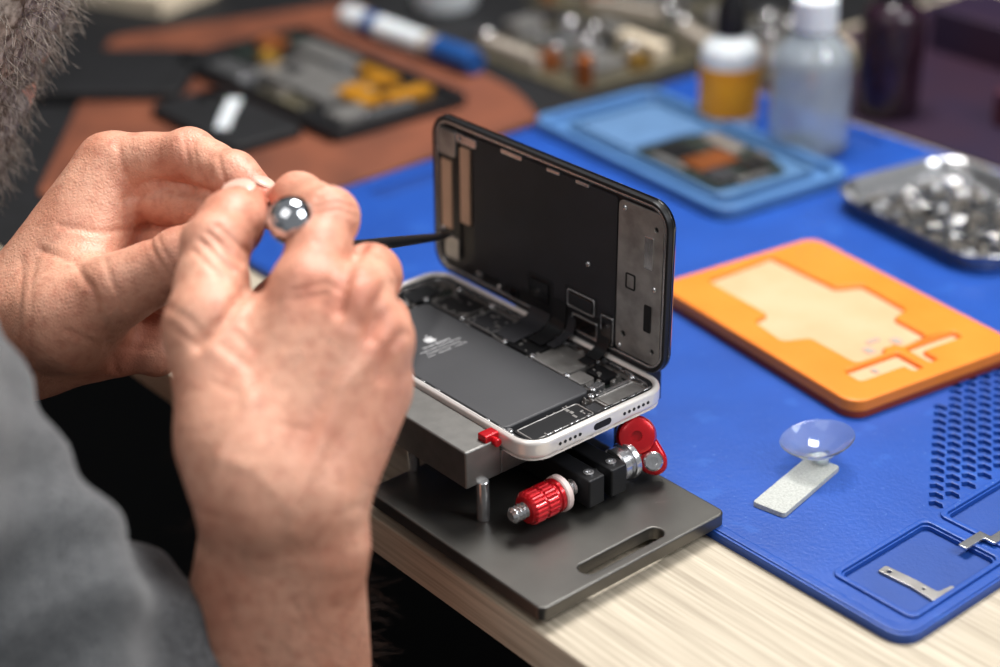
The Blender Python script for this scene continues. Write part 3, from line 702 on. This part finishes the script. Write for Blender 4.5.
def finger(g,palm,R_,pts,rs,kb=4.5):
    f=g.new(); g.chain(f,pts,rs,3)
    for i in range(1,len(pts)-1):
        q=pts[i]; g.cap(f,q-fwd*1.3,q-fwd*1.3+A3(.1,0,0),rs[i]*1.1,rs[i]*1.1,3)
    for i in range(len(pts)-1):
        q=(pts[i]+pts[i+1])/2+fwd*1.0; rr=(rs[i]+rs[i+1])/2*.97; g.cap(f,q,q+A3(.1,0,0),rr,rr,4)
    h=np.maximum(kb-np.abs(palm-f),0)/kb; u_=np.minimum(palm,f)-h*h*kb*.25
    np.minimum(R_,u_,out=R_)
def rel(p,l,u_,f): return p+lat*l+upc*u_+fwd*f
mP=rel(mcR[1],3,10,33); mD=rel(mP,-24,-2,12); mT=rel(mD,-18,-12,-2)
rP=rel(mcR[2],-1,5,32); rD=rel(rP,-22,-10,4); rT=rel(rD,-10,-14,-10)
pP=rel(mcR[3],-4,2,26); pD=rel(pP,-18,-9,2); pT=rel(pD,-8,-12,-8)
iP=A3(-36,-134,147); iD=rel(A3(-64,-128,144),0,0,3); iT=rel(A3(-80,-129,134),0,0,3)
fR=[([mpR,ipR,ipR*.45+tpR*.55,tpR],[14,11,10.6,8.3]),
    ([mcR[0],iP,iD,iT],[12,9.8,8.7,7.4]),
    ([mcR[1],mP,mD,mT],[12,10.4,9.4,7.8]),
    ([mcR[2],rP,rD,rT],[12,10.2,9,7.6]),
    ([mcR[3],pP,pD,pT],[11.5,9.2,8,7])]
for p_,r_ in fR: finger(g,palm,R_,p_,r_); J+= [(q,8,.5) for q in p_[1:-1]]+[(p_[-1],9,.8)]
J+=[(m_+(-fwd)*9,8,.4) for m_ in mcR]
for i in range(1,3): g.cap(R_,wb[i]-fwd*15,mcR[i]-fwd*10.5,2.4,2.6,5)
v_,f_=g.mesh(R_); v_=lap(v_,f_,3)
st=[([(215,530),(222,500),(238,450),(262,400),(300,350),(322,312)],2.0,.85),([(303,520),(306,500),(328,440),(345,385),(358,335)],2.0,.8),
    ([(262,400),(250,370),(215,345)],1.7,.5),([(345,385),(372,360),(385,340)],1.7,.5),([(306,500),(270,460),(238,450)],1.6,.4),
    ([(206,232),(240,262)],.75,-.95),([(199,240),(233,270)],.75,-.95),([(213,224),(246,253)],.7,-.7),([(192,250),(226,279)],.7,-.55),
    ([(315,196),(336,190),(356,197)],.75,-.9),([(314,204),(336,198),(358,206)],.75,-.85),([(318,188),(336,183),(352,189)],.7,-.7),([(314,212),(336,207),(358,214)],.75,-.6),
    ([(168,305),(196,318),(214,338)],1.1,-.5),([(176,326),(200,340)],.9,-.4),
    ([(254,248),(250,285),(234,318),(208,344)],1.5,-2.4),([(268,262),(262,292),(250,322)],1.0,-.8),
    ([(300,292),(330,284),(345,290)],.8,-.6),([(298,300),(332,294)],.8,-.55),([(352,272),(378,262),(392,272)],.8,-.6),([(350,282),(380,274)],.8,-.55),
    ([(346,310),(350,270),(360,230)],1.9,-2.3),([(376,336),(382,305),(392,284)],1.7,-1.8),([(386,376),(392,350),(404,335)],1.5,-1.4),
    ([(240,330),(262,350)],.9,-.4),([(230,345),(255,365)],.9,-.4),([(225,380),(250,392)],.8,-.3),([(290,420),(320,425)],.8,-.25),
    ([(200,500),(235,507)],.9,-.35),([(345,508),(366,500)],.9,-.4)]
v_=sculpt(v_,f_,st,578); parts.append((v_,f_))
handR=(v_,f_)
# ---- left arm
elbL=A3(-395,-225,-60); wrL=A3(-176,-197,72)
g=SDF((-300,-262,-10),(-76,-95,175),1.15)
palm=g.new(); foL=(wrL-elbL)/np.linalg.norm(wrL-elbL)
for s_ in (-1,1):
    g.cap(palm,elbL+upc*s_*10,elbL+(wrL-elbL)*.55+upc*s_*9,34,29,10)
    g.cap(palm,elbL+(wrL-elbL)*.5+upc*s_*9,wrL+upc*s_*8,29,19,10)
mcL=[A3(-173,-148,130),A3(-184,-152,114),A3(-182,-156,98),A3(-174,-162,82)]
for i,m_ in enumerate(mcL):
    w_=wrL+upc*(8-i*6)+foL*8
    g.cap(palm,w_,m_,18,(13,13,12.5,12)[i],9); g.cap(palm,w_-fwd*6+lat*2,m_-fwd*6+lat*4,15,10,9)
cmL=A3(-140,-190,86); mpL=A3(-121,-176,102); ipL=A3(-105,-157,114); tpL=A3(-90,-140,128)
g.cap(palm,wrL,cmL,20,18,10); g.cap(palm,cmL,mpL,18,14,8); g.cap(palm,cmL+upc*2,mcL[0]-upc*14,15,11,14)
g.cap(palm,wrL+lat*6-upc*8,A3(-142,-172,70),19,15,10)
R_=palm.copy()
fL=[([mpL,ipL,tpL],[13.5,11,8.4]),
    ([mcL[0],A3(-140,-129,139),A3(-113,-125,137),A3(-95,-125,133)],[12,9.8,8.6,7.3]),
    ([mcL[1],A3(-150,-136,120),A3(-123,-130,121),A3(-104,-130,118)],[12,10,8.8,7.4]),
    ([mcL[2],A3(-150,-136,98),A3(-128,-146,88),A3(-134,-158,92)],[12,10.2,9,8]),
    ([mcL[3],A3(-140,-148,76),A3(-128,-160,66),A3(-138,-172,70)],[11.5,9.4,8.4,7.4])]
for p_,r_ in fL: finger(g,palm,R_,p_,r_,4.5); J+= [(q,8,.45) for q in p_[1:-1]]+[(p_[-1],9,.8)]
v_,f_=g.mesh(R_); v_=lap(v_,f_,3)
st=[([(40,250),(80,262),(108,290),(118,330),(110,370)],1.1,-.9),([(60,225),(100,232),(135,222)],1.0,-.7),
    ([(160,240),(186,282)],.9,-.8),([(168,236),(193,276)],.8,-.6),([(118,262),(140,308)],.9,-.6),
    ([(184,132),(194,176)],.8,-.7),([(191,132),(201,174)],.8,-.5),([(224,160),(236,196)],.8,-.6),([(112,140),(124,190)],1.0,-.6),
    ([(120,196),(160,186),(215,196)],1.3,-1.2),
    ([(20,260),(30,300),(28,350)],1.0,-.4),([(34,255),(44,300),(40,360)],1.0,-.35),([(80,330),(110,345),(150,350)],.9,-.5)]
v_=sculpt(v_,f_,st,665); parts.append((v_,f_))
# ---- coarse body
shR=A3(-40,-321,137)-upc*10; shL=A3(-400,-345,165); nk=A3(-222,-338,168); hp=A3(-215,-520,-285)
g=SDF((-520,-660,-765),(140,20,340),6)
Bd=g.new()
g.cap(Bd,elbR,shR,40,46,12); g.cap(Bd,shR,nk,50,60,20); g.cap(Bd,elbL,shL,40,46,12); g.cap(Bd,shL,nk,50,60,20)
g.cap(Bd,elbL,elbL+(wrL-elbL)*.45,38,31,8)
for s_ in (-1,1):
    g.cap(Bd,nk+A3(s_*70,-40,-60),hp+A3(s_*70,0,20),85,95,40)
    hpk=hp+A3(s_*85,20,0); kn=A3(-215+s_*105,-130,-290); an=A3(-215+s_*105,-150,-690)
    g.cap(Bd,hpk,kn,78,56,20); g.cap(Bd,kn,an,54,36,14); g.cap(Bd,an+A3(0,0,-20),an+A3(0,130,-32),34,26,14)
hc=A3(-282,-198,210)-upc*8+lat*1
ff=A3(-.4,.72,-.56);ff/=np.linalg.norm(ff); hu=A3(-.1,.6,.78); hu-=ff*(hu@ff); hu/=np.linalg.norm(hu); hr=np.cross(ff,hu)
g.cap(Bd,nk,hc-hu*55-ff*20,52,48,20)
parts.append(g.mesh(Bd))
g=SDF(hc-165,hc+150,3); Hd=g.new()
RR=[hr,ff,hu]
g.ell(Hd,hc+hu*15,RR,(74,92,84),10); g.ell(Hd,hc-hu*40+ff*28,RR,(56,60,68),24); g.cap(Hd,hc-hu*82+ff*50-hr*12,hc-hu*82+ff*50+hr*12,22,22,16)
g.cap(Hd,hc-hu*2+ff*88,hc-hu*32+ff*102,7,11,8)
g.cap(Hd,hc-hu*32+ff*94-hr*9,hc-hu*32+ff*94+hr*9,8,8,6)
g.cap(Hd,hc+hu*14+ff*80-hr*34,hc+hu*14+ff*80+hr*34,11,11,10)
for s_ in (-1,1):
    g.ell(Hd,hc+hr*s_*72-hu*12+ff*4,RR,(7,16,26),5); g.cap(Hd,hc-hu*24+ff*60+hr*s_*36,hc-hu*24+ff*60+hr*s_*42,19,17,14)
    g.cap(Hd,hc+ff*84+hr*s_*28,hc+ff*84+hr*s_*34,9,9,4)
g.cap(Hd,hc-hu*56+ff*92-hr*16,hc-hu*56+ff*92+hr*16,5.5,5.5,4); g.cap(Hd,hc-hu*64+ff*90-hr*13,hc-hu*64+ff*90+hr*13,6,6,4)
g.cap(Hd,hc-hu*40-ff*10,nk,50,52,16)
parts.append(g.mesh(Hd))
person=mk_mesh('person',parts,'skin',joints=J,smooth_it=0)
person['label']='seated bearded person in grey t-shirt holding repair tool over phone'; person['category']='person'
for s_ in (-1,1):
    b=B(); b.sph(tuple(hc-hu*1+ff*86+hr*s_*31),9.5); b.obj('eye','eye',person)
def strands(name,roots,dirs,length,rad,m,parent,label):
    cu=bpy.data.curves.new(name,'CURVE'); cu.dimensions='3D'; cu.bevel_depth=rad*S; cu.bevel_resolution=0
    for p,d in zip(roots,dirs):
        l=length*random.uniform(.5,1.2); sp=cu.splines.new('POLY'); sp.points.add(2)
        j1=np.random.normal(0,.25,3);q=p+d*l*.5; q2=p+(d+j1+A3(0,0,-.15))*l
        for k,w_ in enumerate((p,q,q2)): sp.points[k].co=(*(w_*S),1); sp.points[k].radius=(1,.8,.3)[k]
    o=bpy.data.objects.new(name,cu); COL.objects.link(o)
    bpy.context.view_layer.update()
    me=bpy.data.meshes.new_from_object(o.evaluated_get(bpy.context.evaluated_depsgraph_get())); bpy.data.objects.remove(o)
    me.materials.clear(); me.materials.append(M[m])
    ob=bpy.data.objects.new(name,me); COL.objects.link(ob); ob.parent=parent; ob['label']=label; ob['kind']='stuff'; return ob
np.random.seed(3)
g=SDF(hc-180,hc+150,3.2); Hh=g.new()
g.ell(Hh,hc+hu*18-ff*4,RR,(84,96,91),10); g.ell(Hh,hc-hu*36-ff*36,RR,(72,60,68),20)
for s_ in (-1,1): g.cap(Hh,hc+hr*s_*64+hu*4-ff*2,hc+hr*s_*58-hu*44+ff*4,26,24,12)
g.ell(Hh,hc-hu*44+ff*32,RR,(68,68,76),14); g.cap(Hh,hc-hu*92+ff*50-hr*12,hc-hu*92+ff*50+hr*12,28,28,16)
Pg=(g.ax[0][:,None,None]-hc[0])*ff[0]+(g.ax[1][None,:,None]-hc[1])*ff[1]+(g.ax[2][None,None,:]-hc[2])*ff[2]
Ug=(g.ax[0][:,None,None]-hc[0])*hu[0]+(g.ax[1][None,:,None]-hc[1])*hu[1]+(g.ax[2][None,None,:]-hc[2])*hu[2]
cut=np.minimum(60,np.minimum(np.minimum(Pg-70,Ug+40),48-Ug))
Hh=np.maximum(Hh,cut.astype(np.float32))
hv,hf=g.mesh(Hh)
hx,hy,hz_=hv.T
hv=hv+vnorm(hv,hf)*(1.4*np.sin(hx/4+hz_/7)*np.sin(hy/5)+1.0*np.sin(hz_/3+hy/4))[:,None]
hairo=mk_mesh('hair',[(hv,hf)],'hair',person,label='short greying brown hair and beard',smooth_it=1)
sel=hv[np.random.choice(len(hv),12000)]
nn=(sel-hc)/np.linalg.norm(sel-hc,axis=1)[:,None]
dd=nn*.55-hu*.35-ff*.1+np.random.normal(0,.3,nn.shape); dd/=np.linalg.norm(dd,axis=1)[:,None]
strands('hair_strand',sel,dd,11,.2,'hair',hairo,'loose short hair strands')
# arm hair grown from the sculpted skin surface
hv_,hf_=handR; HN=vnorm(hv_,hf_); t_=((hv_-elbR)@fo)/np.linalg.norm(wrR-elbR)
prob=np.clip((1.12-t_)/.5,0,1)**1.2; prob[t_>1.28]=0
extra=((t_>=.98)&(t_<1.3))*.05*np.clip((HN@(-fwd)),0,1); prob=prob+extra; prob/=prob.sum()
ids=np.random.choice(len(hv_),1900,p=prob)
dd=HN[ids]*.55+lat*.45-fo*.25+np.random.normal(0,.25,(len(ids),3)); dd/=np.linalg.norm(dd,axis=1)[:,None]
strands('arm_hair',hv_[ids]-HN[ids]*.3,dd,10,.075,'hairb',person,'fine brown forearm hair')
def nail(c,nrm,axis,w,l):
    nrm=V(nrm).normalized();axis=V(axis);axis=(axis-nrm*axis.dot(nrm)).normalized();sd=axis.cross(nrm)
    b=B(); b.sph((0,0,0),1,(w/2,l/2,1.5),20)
    Mx=Matrix((( sd.x,axis.x,nrm.x,c[0]),(sd.y,axis.y,nrm.y,c[1]),(sd.z,axis.z,nrm.z,c[2]),(0,0,0,1)))
    b.apply(Mx,True); b.obj('fingernail','nail',person,wn=False)
ta=tpR-ipR; ta/=np.linalg.norm(ta); nr=-fwd*.8+upc*.6-lat*.15; nr-=ta*(nr@ta); nr/=np.linalg.norm(nr)
nail(tpR-ta*2.5+nr*8.2,nr,ta,12.5,14)
ta=fL[1][0][3]-fL[1][0][2]; ta/=np.linalg.norm(ta); nr=upc*.8-fwd*.2+lat*.2; nr-=ta*(nr@ta); nr/=np.linalg.norm(nr)
nail(fL[1][0][3]-ta*2+nr*6.4,nr,ta,9.5,11)
# shirt
g=SDF((-520,-680,-340),(120,-170,265),4); Sh=g.new()
g.cap(Sh,shR,shR+(elbR-shR)*.8,64,62,20); g.cap(Sh,shR,nk+A3(0,-10,-10),58,64,30); g.cap(Sh,shL,shL+(elbL-shL)*.6,62,58,20); g.cap(Sh,shL,nk+A3(0,-10,-10),62,66,30)
for s_ in (-1,1): g.cap(Sh,nk+A3(s_*80,-45,-60),hp+A3(s_*72,0,20),100,112,40)
ud=(elbR-shR)/np.linalg.norm(elbR-shR)
Tg=(g.ax[0][:,None,None]-shR[0])*ud[0]+(g.ax[1][None,:,None]-shR[1])*ud[1]+(g.ax[2][None,None,:]-shR[2])*ud[2]
Lr=np.linalg.norm(elbR-shR)
near=((g.ax[0][:,None,None]+0*Tg)>-90)
FX=g.ax[0][:,None,None];FY=g.ax[1][None,:,None];FZ=g.ax[2][None,None,:]
ph1=(FX*.8+FY*.5-FZ*.35)/15+1.2*np.sin((FX+FZ)/60)
Sh=Sh+(5.6*np.sin(ph1)+4.0*np.sin((FX*.3-FY*.9+FZ*.6)/10+1.3+np.sin(FY/40))+1.8*np.sin((FX-FZ)/6+2*np.sin(FY/25))).astype(np.float32)
inn=g.new(); g.cap(inn,shR+ud*Lr*.42,shR+ud*Lr*1.0,50,56,0)
Hm=np.maximum(np.maximum(Sh-1.2,(Tg-Lr*.69).astype(np.float32)),(Lr*.655-Tg).astype(np.float32)); Hm=np.where(near,Hm,60).astype(np.float32); Hm=np.maximum(Hm,-inn)
Sh=np.where(near,np.maximum(Sh,(Tg-Lr*.66).astype(np.float32)),Sh)
Sh=np.maximum(Sh,-inn)
nkh=g.new(); g.cap(nkh,nk+A3(0,20,30),hc-hu*50-ff*20,58,62,0); Sh=np.maximum(Sh,-nkh)
tsh=mk_mesh('t_shirt',[g.mesh(Sh)],'shirt',person,label='plain grey short sleeved t-shirt',smooth_it=2)
mk_mesh('hem_shadow_band',[g.mesh(Hm)],'navy',tsh,label='dark navy band at sleeve end, shadow painted in',smooth_it=1)
g=SDF((-480,-660,-720),(60,-40,-180),7); Tr=g.new()
for s_ in (-1,1):
    hpk=hp+A3(s_*85,20,0); kn=A3(-215+s_*105,-130,-290); an=A3(-215+s_*105,-150,-660)
    g.cap(Tr,hpk,kn,92,70,20); g.cap(Tr,kn,an,68,52,14); g.cap(Tr,hp+A3(s_*60,0,30),hpk,100,94,20)
mk_mesh('trousers',[g.mesh(Tr)],'trouser',person,label='dark trousers')
# ---------------------------------------------------------------- held tools
sd=thing('precision_screwdriver','slim steel driver with polished ball end held between fingers','screwdriver',(-36.5,-148.5,150))
b=B(); b.sph((0,0,0),8.6,(1,1,1),48); b.obj('ball_end','chrome',sd,ang=80,wn=False)
b=B(); dr=V((-44,17,-15)).normalized(); b.lathe([(0,0),(4.5,0),(5.2,2),(5.2,6),(3.2,8),(3.2,30),(1.4,33),(1.2,66),(0,68)],dr*6.5,dr,20); b.obj('shaft','steel',sd)
b=B(); b.lathe([(5.3,0),(5.9,.3),(5.9,1.4),(5.3,1.7),(5.3,0)],dr*8.6,dr,24); b.obj('collar','gold',sd)
sp=thing('spudger','thin black pry tool held in fingers, tip at the display edge','pry tool',(-131,-8,70))
b=B(); d_=V((89,-116,60)); 
b.tube([d_*t for t in (0,.08,.3,.6,1)],[.9,1.7,2.0,2.3,2.6],10); b.obj('body','blk',sp)
# ---------------------------------------------------------------- camera
Cw=V((426.8,-436.1,385.7))*S
phi=math.radians(50.70);p=math.radians(27.52);r=math.radians(-1.418)
rt0=V((math.cos(phi),math.sin(phi),0)); fh=V((-math.sin(phi),math.cos(phi),0))
fw=fh*math.cos(p)+V((0,0,-math.sin(p))); up0=fh*math.sin(p)+V((0,0,math.cos(p)))
rt=rt0*math.cos(r)+up0*math.sin(r); up=-rt0*math.sin(r)+up0*math.cos(r)
cam=bpy.data.cameras.new('camera'); co=bpy.data.objects.new('camera',cam); COL.objects.link(co)
Rm=Matrix((rt,up,-fw)).transposed(); co.matrix_world=Matrix.Translation(Cw)@Rm.to_4x4()
cam.lens=36*1.7036; cam.sensor_width=36; cam.clip_start=.01; cam.clip_end=20
cam.dof.use_dof=True; cam.dof.focus_distance=.675; cam.dof.aperture_fstop=3.8; cam.dof.aperture_blades=0
scn.camera=co
# ---------------------------------------------------------------- light
def area(name,loc,tgt,size,pw,col=(1,1,1)):
    l=bpy.data.lights.new(name,'AREA'); l.size=size; l.energy=pw; l.color=col
    o=bpy.data.objects.new(name,l); COL.objects.link(o); o.location=V(loc)*S
    o.rotation_euler=(V(tgt)-V(loc)).to_track_quat('-Z','Y').to_euler()
area('ceiling_lamp',(-250,350,1050),(-50,0,0),.4,18,(1,.98,.95))
area('side_fill',(700,350,800),(-50,0,0),.5,8.5,(.96,.98,1))  # added side fill from the right, no actual window
area('room_fill',(100,-900,1200),(-50,-50,50),.8,5,(1,.98,.95))  # added weak fill light, not an actual room lamp
w=bpy.data.worlds.new('world'); scn.world=w; w.use_nodes=True
w.node_tree.nodes['Background'].inputs[0].default_value=(.9,.92,.95,1); w.node_tree.nodes['Background'].inputs[1].default_value=.3
scn.view_settings.view_transform='Standard'
